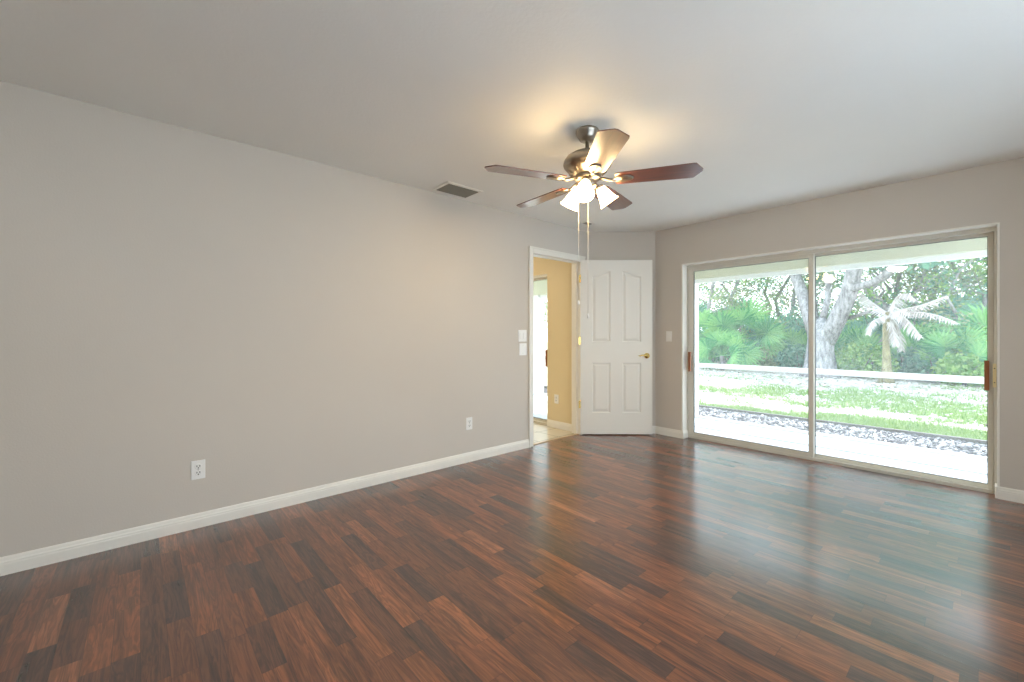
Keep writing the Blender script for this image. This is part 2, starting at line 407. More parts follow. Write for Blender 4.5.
# doorway casing and jamb
m = MB()
CP = lambda mm, y0, y1, z0, z1: mm.box(XL, XL + 0.014, y0, y1, z0, z1, None, 0.003)
CP(m, HY0 - 0.060, HY0, 0, HZ + 0.068); CP(m, HY1, HY1 + 0.078, 0, HZ + 0.068); CP(m, HY0, HY1, HZ, HZ + 0.068)
m.box(XL + 0.014, XL + 0.019, HY0 - 0.060, HY0 - 0.042, 0, HZ + 0.068); m.box(XL + 0.014, XL + 0.019, HY0 - 0.042, HY1 + 0.078, HZ + 0.05, HZ + 0.068)
m.box(XL - WT - 0.002, XL, HY0 - 0.02, HY0, 0, HZ); m.box(XL - WT - 0.002, XL, HY1, HY1 + 0.02, 0, HZ); m.box(XL - WT - 0.002, XL, HY0 - 0.02, HY1 + 0.02, HZ, HZ + 0.02)
m.box(XL - 0.085, XL - 0.045, HY0, HY0 + 0.012, 0, HZ); m.box(XL - 0.085, XL - 0.045, HY1 - 0.012, HY1, 0, HZ); m.box(XL - 0.085, XL - 0.045, HY0 + .012, HY1 - .012, HZ - 0.012, HZ)
struct(m.build('trim_1', M['white']), 'white casing and jamb around the open doorway')
m = MB(); m.box(XL - 0.06, XL - 0.02, HY0, HY1, -0.002, 0.006, None, 0.002)
struct(m.build('trim_2', M['threshold']), 'tan threshold strip between laminate and tile')
# strike plate on the near jamb
m = MB(); m.box(XL - 0.03, XL - 0.005, HY0 - 0.001, HY0 + 0.002, 0.90, 0.96)
tag(m.build('strike_plate', M['brass']), 'small brass strike plate on the near side of the doorway jamb', 'strike plate')

m = MB()
m.box(SX0 - 0.014, SX0, YR - 0.003, YF + 0.10, 0, SZ + 0.008); m.box(SX1, SX1 + 0.011, YR - 0.003, YF + 0.10, 0, SZ + 0.008); m.box(SX0, SX1, YR - 0.003, YF + 0.10, SZ, SZ + 0.011)
struct(m.build('trim_8', M['white']), 'thin white liner around the sliding door opening')

# ------------------------------------------------------------------ hall seen through the doorway
HX0 = -6.6; HYB = 0.8
HS0, HS1 = -5.45, -3.795
m = MB()
m.box(HS1, XL - WT, YH, YH + 0.12, 0, CEIL); m.box(HX0, HS0, YH, YH + 0.12, 0, CEIL); m.box(HS0, HS1, YH, YH + 0.12, SZ + 0.0, CEIL)
m.box(HX0 - 0.1, HX0, HYB, YH + 0.12, 0, CEIL); m.box(HX0 - 0.1, XL - WT, HYB - 0.1, HYB, 0, CEIL)
m.box(XL - WT - 0.001, XL - WT, HYB, HY0 - 0.02, 0, CEIL)
struct(m.build('wall_hall', M['hall']), 'pale yellow wall seen through the open doorway')
struct(MB().box(HX0 - 0.1, XL - 0.02, HYB - 0.1, YH + 0.1, -0.12, -0.001).build('floor_hall', M['tile']), 'beige tiled floor beyond the doorway')
struct(MB().box(HX0 - 0.1, XL - WT, HYB - 0.1, YH + 0.12, CEIL, CEIL + 0.2).build('ceiling_hall', M['ceil']))
bb('baseboard_hall', [((HS1 + 0.01, YH, 0), (XL - WT, YH, 0), (0, -1, 0))], 'white baseboard on the yellow wall beyond the doorway')

hall_fill = thing('dome_light', 'unseen dome light added to brighten the hall behind the left wall', 'ceiling light', (-5.0, 2.6, CEIL))  # hidden ceiling lamp added to brighten the hall wall
MB().lathe([(0.150, 0), (0.152, -0.012), (0.140, -0.022)], 40).build('light_base', M['nickel'], hall_fill)
MB().lathe([(0.138, -0.018), (0.136, -0.040), (0.118, -0.068), (0.085, -0.090), (0.045, -0.102), (0.004, -0.106)], 40).build('glass_dome', M['fill_dome_hall'], hall_fill)

# ------------------------------------------------------------------ sliding glass doors
def slider(name, x0, x1, y, z1, mull, label, handles):
    t = bpy.data.objects.new(name, None); COL.objects.link(t); t['kind'] = 'structure'; t['label'] = label
    m = MB(); J = 0.016
    m.box(x0, x0 + J, y, y + 0.10, 0, z1); m.box(x1 - J, x1, y, y + 0.10, 0, z1)
    m.box(x0 + J, x1 - J, y, y + 0.10, z1 - 0.030, z1); m.box(x0 + J, x1 - J, y, y + 0.10, 0, 0.018)
    m.box(x0 + J, x1 - J, y - 0.006, y + 0.002, z1 - 0.012, z1); m.box(x0 + J, x1 - J, y - 0.004, y + 0.003, 0.018, 0.028)
    m.build('door_frame', M['alu'], t)
    def sash(a, b, yy, sl, sr, r):
        s = MB(); z0, zt = 0.018, z1 - 0.030
        s.box(a, a + sl, yy, yy + 0.03, z0, zt, None, 0.003); s.box(b - sr, b, yy, yy + 0.03, z0, zt, None, 0.003)
        s.box(a + sl, b - sr, yy + .002, yy + 0.028, z0, z0 + r); s.box(a + sl, b - sr, yy + .002, yy + 0.028, zt - r + 0.008, zt)
        o = s.build('sash_frame', M['alu'], t)
        k = MB(); g0, g1, gz0, gz1 = a + sl, b - sr, z0 + r, zt - r + 0.008; e = 0.003
        k.box(g0, g0 + e, yy + .004, yy + .026, gz0, gz1); k.box(g1 - e, g1, yy + .004, yy + .026, gz0, gz1); k.box(g0, g1, yy + .004, yy + .026, gz0, gz0 + e); k.box(g0, g1, yy + .004, yy + .026, gz1 - e, gz1)
        k.build('gasket', M['gasket'], o)
        MB().box(g0 + e, g1 - e, yy + 0.012, yy + 0.017, gz0 + e, gz1 - e).build('pane', M['glass'], o)
        return o
    sL = sash(x0 + J, mull + 0.022, y + 0.012, 0.055, 0.040, 0.047)
    sR = sash(mull - 0.018, x1 - J, y + 0.052, 0.040, 0.030, 0.034)
    for side, hx in handles:
        o = sL if side == 'L' else sR; yy = y + 0.012 if side == 'L' else y + 0.052
        h = MB(); h.box(hx - 0.014, hx + 0.012, yy - 0.050, yy - 0.022, 0.762, 0.985, None, 0.004)
        hh = plabel(h.build('handle', M['handle_wood'], o), 'reddish brown wooden pull handle')
        b = MB(); 
        for z in (0.82, 0.95): b.box(hx - 0.006, hx + 0.006, yy - 0.024, yy, z - 0.012, z + 0.012)
        b.build('handle_bracket', M['alu'], o)
    return t
t = slider('door_2', SX0, SX1, YF, SZ, -1.112, 'two-panel sliding glass door to the porch', [('L', -2.262), ('R', -0.010)])
m = MB(); m.box(SX1 - 0.022, SX1 - 0.004, YF - 0.004, YF, 0.79, 0.965, None, 0.001); 
M['latch'] = painted('cream_latch', srgb(232, 218, 172), 0.4, 0.0, 60)
lp = plabel(m.build('lock_plate', M['latch'], t), 'small cream latch plate with two screws')
for z in (0.825, 0.93): MB().lathe([(0.004, 0), (0.003, 0.0015)], 10, Matrix.Translation((SX1 - 0.013, YF - 0.004, z)) @ Matrix.Rotation(PI / 2, 4, 'X')).build('screw', M['gasket'], lp)
slider('door_3', HS0, HS1, YH + 0.02, SZ, -4.6, 'sliding glass door at the far end of the hall', [('L', HS0 + 0.045), ('R', HS1 - 0.045)])

# ------------------------------------------------------------------ panelled interior door, open into the room
def panel_door():
    hinge = Vector((-3.185, 3.888, 0)); end = Vector((-2.619, 4.513, 0)); L = (end - hinge).length
    ang = math.atan2(end.y - hinge.y, end.x - hinge.x)
    t = bpy.data.objects.new('door_1', None); COL.objects.link(t); t.location = hinge; t.rotation_euler = (0, 0, ang)
    t['kind'] = 'structure'; t['label'] = 'white four-panel interior door standing open with arched upper panels'
    Z0, Z1, T = 0.012, 2.062, 0.035
    def side(m, y, sgn):
        # local: x along the door, face at y; sgn = -1 faces the camera
        U = [(0.135, 0.352), (0.492, 0.710)]
        def P(x, z, d): return (x, y - sgn * d, z)
        def quad(x0, x1, z0, z1): m.add([P(x0, z0, 0), P(x1, z0, 0), P(x1, z1, 0), P(x0, z1, 0)], [(0, 1, 2, 3)])
        quad(0, U[0][0], Z0, Z1); quad(U[0][1], U[1][0], Z0, Z1); quad(U[1][1], L, Z0, Z1)
        NS = 14
        for k, (a, b) in enumerate(U):
            quad(a, b, Z0, 0.262); quad(a, b, 0.852, 1.096)
            def top(x, ins=0.0):
                q = (x - a) / (b - a); q = q if k == 0 else 1 - q
                return 1.867 + 0.060 * (q * q * (3 - 2 * q)) - ins
            xs = [a + (b - a) * i / NS for i in range(NS + 1)]
            m.add([P(a, Z1, 0), P(b, Z1, 0)] + [P(x, top(x), 0) for x in reversed(xs)], [tuple(range(NS + 3))])
            for z0, topf in ((0.262, None), (1.096, top)):
                rings = []
                for ins, d in ((0, 0), (0.008, 0.008), (0.018, 0.009), (0.040, 0.002)):
                    n = NS; pts = []
                    for i in range(n + 1):
                        x = a + ins + (b - a - 2 * ins) * i / n; pts.append(P(x, z0 + ins, d))
                    for i in range(n + 1):
                        x = b - ins - (b - a - 2 * ins) * i / n
                        zt = 0.852 if topf is None else topf(x)
                        pts.append(P(x, zt - ins, d))
                    rings.append(pts)
                N = len(rings[0]); vs = [p for r in rings for p in r]; fs = []
                for r in range(len(rings) - 1):
                    for i in range(N): j = (i + 1) % N; fs.append((r * N + i, r * N + j, (r + 1) * N + j, (r + 1) * N + i))
                fs.append(tuple(range((len(rings) - 1) * N, len(rings) * N))); m.add(vs, fs)
    m = MB(); side(m, 0.0, -1); side(m, T, 1)
    e = [(0, 0, Z0), (L, 0, Z0), (L, T, Z0), (0, T, Z0), (0, 0, Z1), (L, 0, Z1), (L, T, Z1), (0, T, Z1)]
    m.add(e, [(3, 2, 1, 0), (4, 5, 6, 7), (1, 2, 6, 5), (3, 0, 4, 7)])
    m.build('door_leaf', M['white'], t, fix=True)
    for z in (1.84, 1.11, 0.36):
        h = MB()
        h.lathe([(0.0055, -0.045), (0.0055, 0.045)], 12, Matrix.Translation((-0.006, -0.006, z)))
        h.lathe([(0.003, 0.045), (0.0065, 0.048), (0.002, 0.056)], 12, Matrix.Translation((-0.006, -0.006, z)))
        h.box(-0.022, -0.004, -0.003, -0.0005, z - 0.045, z + 0.045); h.box(-0.004, 0.002, -0.003, 0.0, z - 0.045, z + 0.045)
        plabel(h.build('hinge', M['brass'], t), 'brass hinge')
    h = MB(); X = L - 0.065; Z = 0.935; R = Matrix.Translation((X, 0, Z)) @ Matrix.Rotation(PI / 2, 4, 'X')
    h.lathe([(0.033, 0), (0.033, 0.005), (0.026, 0.011), (0.014, 0.014), (0.011, 0.020), (0.011, 0.050), (0.006, 0.054)], 24, R)
    pts = [(X, -0.046, Z), (X - 0.02, -0.048, Z + 0.004), (X - 0.045, -0.047, Z + 0.009), (X - 0.07, -0.046, Z + 0.006), (X - 0.09, -0.045, Z - 0.001), (X - 0.108, -0.043, Z + 0.001)]
    h.tube(pts, [0.010, 0.009, 0.0085, 0.008, 0.0075, 0.005], 10)
    plabel(h.build('door_handle', M['brass'], t), 'brass lever handle')
    return t
panel_door()

# ------------------------------------------------------------------ outlets and switches
def wallm(x, y, z, face):     # local frame: x across, z up, y out of the wall
    rz = {'+x': -PI / 2, '-y': PI}[face]
    return Matrix.Translation((x, y, z)) @ Matrix.Rotation(rz, 4, 'Z')
def outlet(label, x, y, z, face, group='wall outlets'):
    t = thing('wall_outlet', label, 'outlet', (x, y, z), {'+x': -PI / 2, '-y': PI}[face], group)
    MB().box(-0.035, 0.035, 0, 0.006, -0.057, 0.057, None, 0.0022).build('cover_plate', M['plastic'], t)
    for s in (0.0195, -0.0195):
        r = MB().lathe([(0.0172, 0), (0.0172, 0.002), (0.0160, 0.003)], 20, Matrix.Translation((0, 0.006, s)) @ Matrix.Rotation(-PI / 2, 4, 'X')).build('receptacle', M['plastic'], t)
        d = MB(); d.box(-0.0092, -0.0052, 0.0088, 0.0094, s - 0.001, s + 0.010); d.box(0.0052, 0.0092, 0.0088, 0.0094, s + 0.000, s + 0.009)
        d.lathe([(0.0038, 0), (0.0038, 0.0006)], 10, Matrix.Translation((0, 0.0088, s - 0.007)) @ Matrix.Rotation(-PI / 2, 4, 'X'))
        d.build('slot', M['dark'], r)
    MB().lathe([(0.0035, 0), (0.0025, 0.0012)], 10, Matrix.Translation((0, 0.006, 0)) @ Matrix.Rotation(-PI / 2, 4, 'X')).build('screw', M['slat'], t)
    return t
outlet('white wall outlet low on the left wall, the nearest and largest of the outlets', XL, 0.265, 0.353, '+x')
outlet('small white wall outlet low on the grey left wall, the one nearer the doorway', XL, 2.291, 0.355, '+x')
outlet('white wall outlet on the yellow hall wall seen through the doorway', -3.632, YH, 0.367, '-y')

t = thing('light_switch', 'white double switch plate with two rockers beside the doorway, the upper plate', 'light switch', (XL, 2.966, 1.170), -PI / 2, 'switch plates')
MB().box(-0.058, 0.058, 0, 0.006, -0.060, 0.060, None, 0.0025).build('cover_plate', M['plastic'], t)
for s in (-0.024, 0.024):
    MB().box(s - 0.0165, s + 0.0165, 0.005, 0.0095, -0.033, 0.033, None, 0.002).build('rocker', M['plastic'], t)
t = thing('light_switch', 'plain white wall plate beside the doorway, directly below the double switch', 'wall plate', (XL, 2.972, 1.030), -PI / 2, 'switch plates')
MB().box(-0.052, 0.052, 0, 0.006, -0.062, 0.062, None, 0.0025).build('cover_plate', M['plastic'], t)
for s in (-0.042, 0.042): MB().lathe([(0.003, 0), (0.002, 0.001)], 10, Matrix.Translation((0, 0.006, s)) @ Matrix.Rotation(-PI / 2, 4, 'X')).build('screw', M['slat'], t)
t = thing('light_switch', 'single white rocker switch between the open door and the sliding glass door', 'light switch', (-2.472, YR, 1.162), PI, 'switch plates')
MB().box(-0.036, 0.036, 0, 0.006, -0.060, 0.060, None, 0.0025).build('cover_plate', M['plastic'], t)
MB().box(-0.0165, 0.0165, 0.005, 0.0095, -0.033, 0.033, None, 0.002).build('rocker', M['plastic'], t)

# ------------------------------------------------------------------ ceiling registers
def register(label, x, y, sx, sy, slats, m_frame=0.028):
    t = thing('ceiling_vent', label, 'vent', (x, y, CEIL), 0, None)
    m = MB(); a, b, w_ = sx / 2, sy / 2, m_frame
    m.box(-a, a, -b, -b + w_, -0.008, 0, None, 0.002); m.box(-a, a, b - w_, b, -0.008, 0, None, 0.002)
    m.box(-a, -a + w_, -b + w_, b - w_, -0.008, 0, None, 0.002); m.box(a - w_, a, -b + w_, b - w_, -0.008, 0, None, 0.002)
    m.build('vent_frame', M['white'], t)
    MB().box(-a + w_, a - w_, -b + w_, b - w_, -0.0012, -0.0004).build('backing', M['gasket'], t)
    s = MB(); n = slats
    for i in range(n):
        xx = -a + w_ + (i + 0.5) * (sx - 2 * w_) / n
        s.box(-0.0085, 0.0085, -b + w_, b - w_, -0.0006, 0.0006, Matrix.Translation((xx, 0, -0.0065)) @ Matrix.Rotation(-0.45, 4, 'Y'))
    s.build('louvre', M['slat'], t)
    return t
register('white framed ceiling vent with grey louvres, left of the ceiling fan', -3.015, 2.04, 0.25, 0.36, 14)
register('small faint ceiling vent behind the fan light, above the doorway', -2.94, 3.71, 0.09, 0.15, 5, 0.022)

# ------------------------------------------------------------------ ceiling fan
FX, FY, BZ = -1.616, 2.0375, 2.110
fan = thing('ceiling_fan', 'ceiling fan with five dark reddish wooden blades and three lit bell shades', 'ceiling fan', (FX, FY, CEIL))
z = lambda h: h - CEIL
MB().lathe([(0.066, 0), (0.070, -0.006), (0.070, -0.016), (0.064, -0.024), (0.054, -0.048), (0.047, -0.060), (0.030, -0.068), (0.018, -0.070)], 40).build('canopy', M['nickel'], fan)
MB().lathe([(0.0125, -0.064), (0.0125, -0.120), (0.020, -0.122), (0.022, -0.136)], 24).build('downrod', M['nickel'], fan)
DZ = -0.012
mh = MB().lathe([(r_, z_ + DZ) for r_, z_ in [(0.022, -0.116), (0.060, -0.122), (0.098, -0.136), (0.128, -0.156), (0.143, -0.178), (0.146, -0.196), (0.142, -0.208), (0.135, -0.212), (0.133, -0.217), (0.118, -0.236), (0.092, -0.254), (0.080, -0.262), (0.074, -0.266)]], 48).build('motor_housing', M['nickel'], fan)
for i in range(10):
    a = 2 * PI * (i + 0.5) / 10
    MB().box(-0.004, 0.004, -0.012, 0.012, -0.014, 0.014, Matrix.Rotation(a, 4, 'Z') @ Matrix.Translation((0.106, 0, -0.2475 + DZ)) @ Matrix.Rotation(0.85, 4, 'Y'), 0.002).build('housing_rib', M['nickel'], mh)
MB().lathe([(r_, z_ + DZ) for r_, z_ in [(0.074, -0.262), (0.078, -0.268), (0.078, -0.286), (0.070, -0.292), (0.050, -0.296), (0.048, -0.306), (0.056, -0.312), (0.058, -0.326), (0.048, -0.340), (0.030, -0.350), (0.012, -0.356), (0.008, -0.364), (0.003, -0.368)]], 40).build('light_fitter', M['nickel'], fan)
# blade: local x outward
def blade_mesh():
    o = [(0.165, -0.055), (0.190, -0.064), (0.40, -0.071), (0.594, -0.077), (0.606, -0.074), (0.647, -0.008), (0.647, 0.008), (0.606, 0.074), (0.594, 0.077), (0.40, 0.071), (0.190, 0.064), (0.165, 0.055)]
    n = len(o); m = MB()
    vs = [(x, y, 0.003) for x, y in o] + [(x, y, -0.003) for x, y in o]
    fs = [tuple(range(n)), tuple(reversed(range(n, 2 * n)))] + [(i, (i + 1) % n, n + (i + 1) % n, n + i) for i in range(n)]
    return m.add(vs, fs)
def iron_mesh():
    m = MB()
    m.tube([(0.070, 0, 0.012), (0.10, 0, 0.006), (0.135, 0, -0.006), (0.17, 0, -0.009)], [0.011, 0.009, 0.009, 0.008], 10)
    # oval medallion with raised rim under the blade root
    n = 28
    ring = lambda rx, ry, zz: [(0.212 + rx * math.cos(2 * PI * i / n), ry * math.sin(2 * PI * i / n), zz) for i in range(n)]
    R = [ring(0.058, 0.036, -0.003), ring(0.058, 0.036, -0.008), ring(0.052, 0.031, -0.012), ring(0.044, 0.024, -0.008), ring(0.034, 0.017, -0.008), ring(0.024, 0.011, -0.012), ring(0.010, 0.004, -0.013)]
    vs = [p for r in R for p in r]; fs = []
    for k in range(len(R) - 1):
        for i in range(n): j = (i + 1) % n; fs.append((k * n + i, k * n + j, (k + 1) * n + j, (k + 1) * n + i))
    fs.append(tuple(range((len(R) - 1) * n, len(R) * n))); fs.append(tuple(reversed(range(n))))
    m.add(vs, fs, True); return m
PITCH = math.radians(-9)
bl0 = blade_mesh().build('blade', M['blade'], fan); ir0 = iron_mesh().build('blade_iron', M['nickel'], bl0)
for k in range(5):
    if k == 0: b, ir = bl0, ir0
    else:
        b = bl0.copy(); COL.objects.link(b); b.parent = fan
        ir = ir0.copy(); COL.objects.link(ir); ir.parent = b
    b.matrix_local = Matrix.Translation((0, 0, BZ - CEIL)) @ Matrix.Rotation(math.radians(32 + 72 * k), 4, 'Z') @ Matrix.Rotation(PITCH, 4, 'X')
    ir.matrix_parent_inverse = Matrix.Identity(4)
# light arms and shades
def shade_mesh():
    pr = [(0.020, 0.0), (0.027, -0.006), (0.036, -0.030), (0.045, -0.060), (0.053, -0.085), (0.062, -0.106), (0.069, -0.118)]
    full = pr + [(r - 0.003, zz) for r, zz in reversed(pr)]
    return MB().lathe(full, 36, cap=False)
for k, deg in enumerate((-60, 60, 180)):
    Rz = Matrix.Rotation(math.radians(deg), 4, 'Z')
    m = MB(); m.tube([(0.040, 0, -0.332), (0.054, 0, -0.326), (0.066, 0, -0.329), (0.076, 0, -0.340)], 0.008, 10, True, Rz)
    T = Rz @ Matrix.Translation((0.074, 0, -0.334)) @ Matrix.Rotation(math.radians(-36), 4, 'Y')
    m.lathe([(0.012, 0.006), (0.024, 0.0), (0.026, -0.014), (0.022, -0.020)], 24, T)
    m.build('light_arm', M['nickel'], fan)
    T2 = T @ Matrix.Translation((0, 0, -0.012))
    s = MB(); s.lathe([(r, zz) for r, zz in [(0.0205, 0.0), (0.027, -0.006), (0.034, -0.028), (0.041, -0.055), (0.047, -0.078), (0.055, -0.098), (0.061, -0.108), (0.058, -0.1075), (0.052, -0.097), (0.044, -0.077), (0.038, -0.055), (0.031, -0.028), (0.024, -0.008)]], 36, T2, True, False)
    so = s.build('lamp_shade', M['shade'], fan)
    b = MB(); b.lathe([(0.012, -0.010), (0.013, -0.030), (0.022, -0.050), (0.026, -0.068), (0.020, -0.086), (0.004, -0.094)], 20, T2)
    b.build('bulb', M['bulb'], so)
# pull chains
R_ = Vector((math.cos(YAW), math.sin(YAW), 0))
for off, zb in ((-0.058, 1.385), (-0.001, 1.305)):
    c = R_ * off + Vector((math.sin(YAW), -math.cos(YAW), 0)) * 0.03
    zt = 2.06 if off > -0.01 else 2.10
    ch = MB(); ch.tube([(c.x, c.y, z(zt)), (c.x, c.y, z(zb))], 0.0014, 8)
    co = ch.build('pull_chain', M['chain'], fan)
    MB().lathe([(0.0015, 0.0), (0.005, -0.006), (0.0065, -0.018), (0.004, -0.028), (0.001, -0.030)], 14, Matrix.Translation((c.x, c.y, z(zb)))).build('chain_pull', M['plastic'], co)

# dome light on the ceiling behind the viewer (seen mirrored in the glass)
dm = thing('dome_light', 'round lit dome light on the ceiling behind the viewer, mirrored in the glass door', 'ceiling light', (-1.1, -0.62, CEIL))
MB().lathe([(0.150, 0), (0.152, -0.012), (0.140, -0.022)], 40).build('light_base', M['nickel'], dm)
MB().lathe([(0.138, -0.018), (0.136, -0.040), (0.118, -0.068), (0.085, -0.090), (0.045, -0.102), (0.004, -0.106)], 40).build('glass_dome', M['dome'], dm)

# ------------------------------------------------------------------ porch
struct(MB().box(-9.0, 2.2, YR + 0.2, PY + 0.12, SLAB - 0.12, SLAB).add([], []).build('floor_porch', M['concrete']), 'pale concrete porch slab outside the glass door')
struct(MB().box(-9.0, XL - 0.1, YH + 0.12, YR + 0.2, SLAB - 0.12, SLAB).build('floor_porch_side', M['concrete']))
struct(MB().box(-9.0, 2.2, YR + 0.2, PY + 0.35, 2.45, 2.62).box(-9.0, XL - WT, YH + 0.12, YR + 0.2, 2.45, 2.62).build('ceiling_porch', M['cream']))
struct(MB().box(-9.0, 2.2, PY - 0.10, PY + 0.12, 2.00, 2.45).build('trim_3', M['cream']), 'cream beam along the open side of the porch')
m = MB()
m.box(-9.0, 2.2, PY - 0.03, PY + 0.03, 1.945, 2.00); m.box(-9.0, 2.2, PY - 0.025, PY + 0.025, 0.700, 0.765); m.box(-9.0, 2.2, PY - 0.02, PY + 0.02, SLAB, SLAB + 0.035)
struct(m.build('trim_4', M['screen_white']), 'white screen rails of the porch')
struct(MB().box(-3.06, -2.885, PY - 0.09, PY + 0.09, SLAB, 2.00).build('trim_5', M['screen_white']), 'white porch post left of the view')
struct(MB().box(-6.55, -6.13, PY - 0.09, PY + 0.09, SLAB, 2.00).build('trim_6', M['screen_white']))
struct(MB().box(0.9, 1.0, PY - 0.05, PY + 0.05, SLAB, 1.945).build('trim_7', M['screen_white']))

struct(MB().box(-9.0, 2.2, 5.575, 5.59, SLAB - 0.01, SLAB + 0.001).build('trim_9', M['gasket']), 'dark joint line across the porch slab')

# ------------------------------------------------------------------ yard
def at(px, Y, zz=GZ):
    u = (px - 512) / FPX; dx = -math.sin(YAW) + u * math.cos(YAW); dy = math.cos(YAW) + u * math.sin(YAW)
    return Vector((dx / dy * Y, Y, zz))
def pz(px, py, Y):
    u = (px - 512) / FPX; dx = -math.sin(YAW) + u * math.cos(YAW); dy = math.cos(YAW) + u * math.sin(YAW)
    return Vector((dx / dy * Y, Y, CAMH + (335.5 - py) / FPX * Y / dy))

struct(MB().box(-60, 40, -40, 70, GZ - 0.4, GZ - 0.004).build('ground', M['ground']), 'patchy lawn with pale sandy soil')
struct(MB().box(XR + 0.3, 12.0, -8.0, 12.0, GZ - 0.1, GZ + 0.02).build('bounce_slab', M['bounce_concrete']), 'unseen pale slab added beside the house to reflect sunlight indoors')  # added out of view, bounces sunlight up to the room's ceiling
struct(MB().box(-14, XR + 0.3, PY + 0.12, 7.44, GZ - 0.1, GZ + 0.002).build('gravel_bed', M['mulch']))
tag(MB().box(-14, XR + 0.3, 7.44, 7.50, GZ - 0.05, GZ + 0.055).build('garden_edging', M['edging']), 'dark weathered edging strip between the gravel bed and the lawn', 'edging')

def blobs(n, x0, x1, y0, y1, s0, s1, zz, flat=0.6):
    base = np.array([(1, 0, 0), (-1, 0, 0), (0, 1, 0), (0, -1, 0), (0, 0, 1), (0, 0, -1)], float)
    F = np.array([(0, 2, 4), (2, 1, 4), (1, 3, 4), (3, 0, 4), (2, 0, 5), (1, 2, 5), (3, 1, 5), (0, 3, 5)])
    c = np.stack([rng.uniform(x0, x1, n), rng.uniform(y0, y1, n), np.full(n, zz)], 1)
    s = rng.uniform(s0, s1, n)[:, None, None] * rng.uniform(0.6, 1.3, (n, 6, 3)); s[:, :, 2] *= flat
    a = rng.uniform(0, 2 * PI, n); ca, sa = np.cos(a), np.sin(a)
    P = base[None] * s
    Q = P.copy(); Q[:, :, 0] = P[:, :, 0] * ca[:, None] - P[:, :, 1] * sa[:, None]; Q[:, :, 1] = P[:, :, 0] * sa[:, None] + P[:, :, 1] * ca[:, None]
    V = (Q + c[:, None]).reshape(-1, 3); FF = (F[None] + (np.arange(n) * 6)[:, None, None]).reshape(-1, 3)
    return V, FF
V, F = blobs(9000, -5.2, 1.2, PY + 0.16, 7.42, 0.018, 0.045, GZ + 0.012)
tag(mesh_np('gravel', V, F, M['stone']), 'pale grey gravel stones in the bed beside the porch', 'gravel', kind='stuff')

from mathutils import noise as mnoise
def patch(x, y): return mnoise.noise(Vector((x * 0.42 + 3.1, y * 0.75, 0.3))) + 0.5 * mnoise.noise(Vector((x * 1.3, y * 1.9, 5.0)))
# grass blades
pts = []
while len(pts) < 52000:
    y = 7.5 + 8.5 * random.random() ** 1.7; x = random.uniform(-0.62 * y - 1.5, 0.06 * y + 0.6)
    if patch(x, y) + (0.34 - (y - 7.5) * 0.085) > random.uniform(-0.05, 0.35): pts.append((x, y))
p = np.array(pts); n = len(p); a = rng.uniform(0, 2 * PI, n); h = rng.uniform(0.03, 0.085, n); wd = rng.uniform(0.006, 0.013, n)
dx, dy = np.cos(a) * wd, np.sin(a) * wd; lx, ly = rng.normal(0, 0.025, n), rng.normal(0, 0.025, n)
V = np.stack([np.stack([p[:, 0] - dx, p[:, 1] - dy, np.full(n, GZ - 0.005)], 1), np.stack([p[:, 0] + dx, p[:, 1] + dy, np.full(n, GZ - 0.005)], 1), np.stack([p[:, 0] + lx, p[:, 1] + ly, GZ + h], 1)], 1).reshape(-1, 3)
tag(mesh_np('grass', V, np.arange(3 * n).reshape(-1, 3), M['grass']), 'short patchy green grass on the lawn beyond the gravel', 'grass', kind='stuff')
# dry leaf litter
def cards(c, s, rng=rng, aspect=0.5, tilt=1.0):
    n = len(c); u = rng.normal(size=(n, 3)); u[:, 2] *= tilt; u /= np.linalg.norm(u, axis=1)[:, None]
    w_ = rng.normal(size=(n, 3)); w_[:, 2] *= tilt; v = np.cross(u, w_); v /= np.linalg.norm(v, axis=1)[:, None]
    if tilt < 0.5: v = np.stack([-u[:, 1], u[:, 0], rng.normal(0, 0.2, n)], 1)
    s = s[:, None]
    V = np.stack([c - u * s, c - v * s * aspect, c + u * s, c + v * s * aspect], 1).reshape(-1, 3)
    return V, np.arange(4 * n).reshape(-1, 4)
n = 9000; yy = 8 + 9.5 * rng.random(n) ** 0.7; xx = rng.uniform(-0.62, 0.06, n) * yy + rng.uniform(-1.2, 1, n)
V, F = cards(np.stack([xx, yy, GZ + rng.uniform(0.005, 0.03, n)], 1), rng.uniform(0.03, 0.08, n), tilt=0.25)
tag(mesh_np('leaf_litter', V, F, M['litter']), 'dry pale fallen leaves scattered over the far lawn', 'fallen leaves', kind='stuff')

def foliage(name, centers, radii, n, size, mat, parent=None, shell=0.35):
    cs = np.array(centers, float); rs = np.array(radii, float); wgt = (rs ** 2).prod(axis=1) ** (1 / 3); idx = rng.choice(len(cs), n, p=wgt / wgt.sum())
    d = rng.normal(size=(n, 3)); d /= np.linalg.norm(d, axis=1)[:, None]; r = rng.uniform(shell, 1, n)[:, None] ** 0.6
    c = cs[idx] + d * r * rs[idx]; c[:, 2] = np.maximum(c[:, 2], 0.02)
    V, F = cards(c, rng.uniform(size * 0.6, size * 1.3, n))
    return mesh_np(name, V, F, mat, parent)

def limb(m, a, b, r0, r1, wob=0.15, n=7, sides=10):
    a, b = Vector(a), Vector(b); L = (b - a).length; P = []; Rr = []
    for i in range(n):
        q = i / (n - 1); j = Vector((random.gauss(0, 1), random.gauss(0, 1), random.gauss(0, .5))) * wob * L * 0.12 * math.sin(PI * q)
        P.append(a.lerp(b, q) + j); Rr.append(r0 + (r1 - r0) * q)
    m.tube(P, Rr, sides); return P

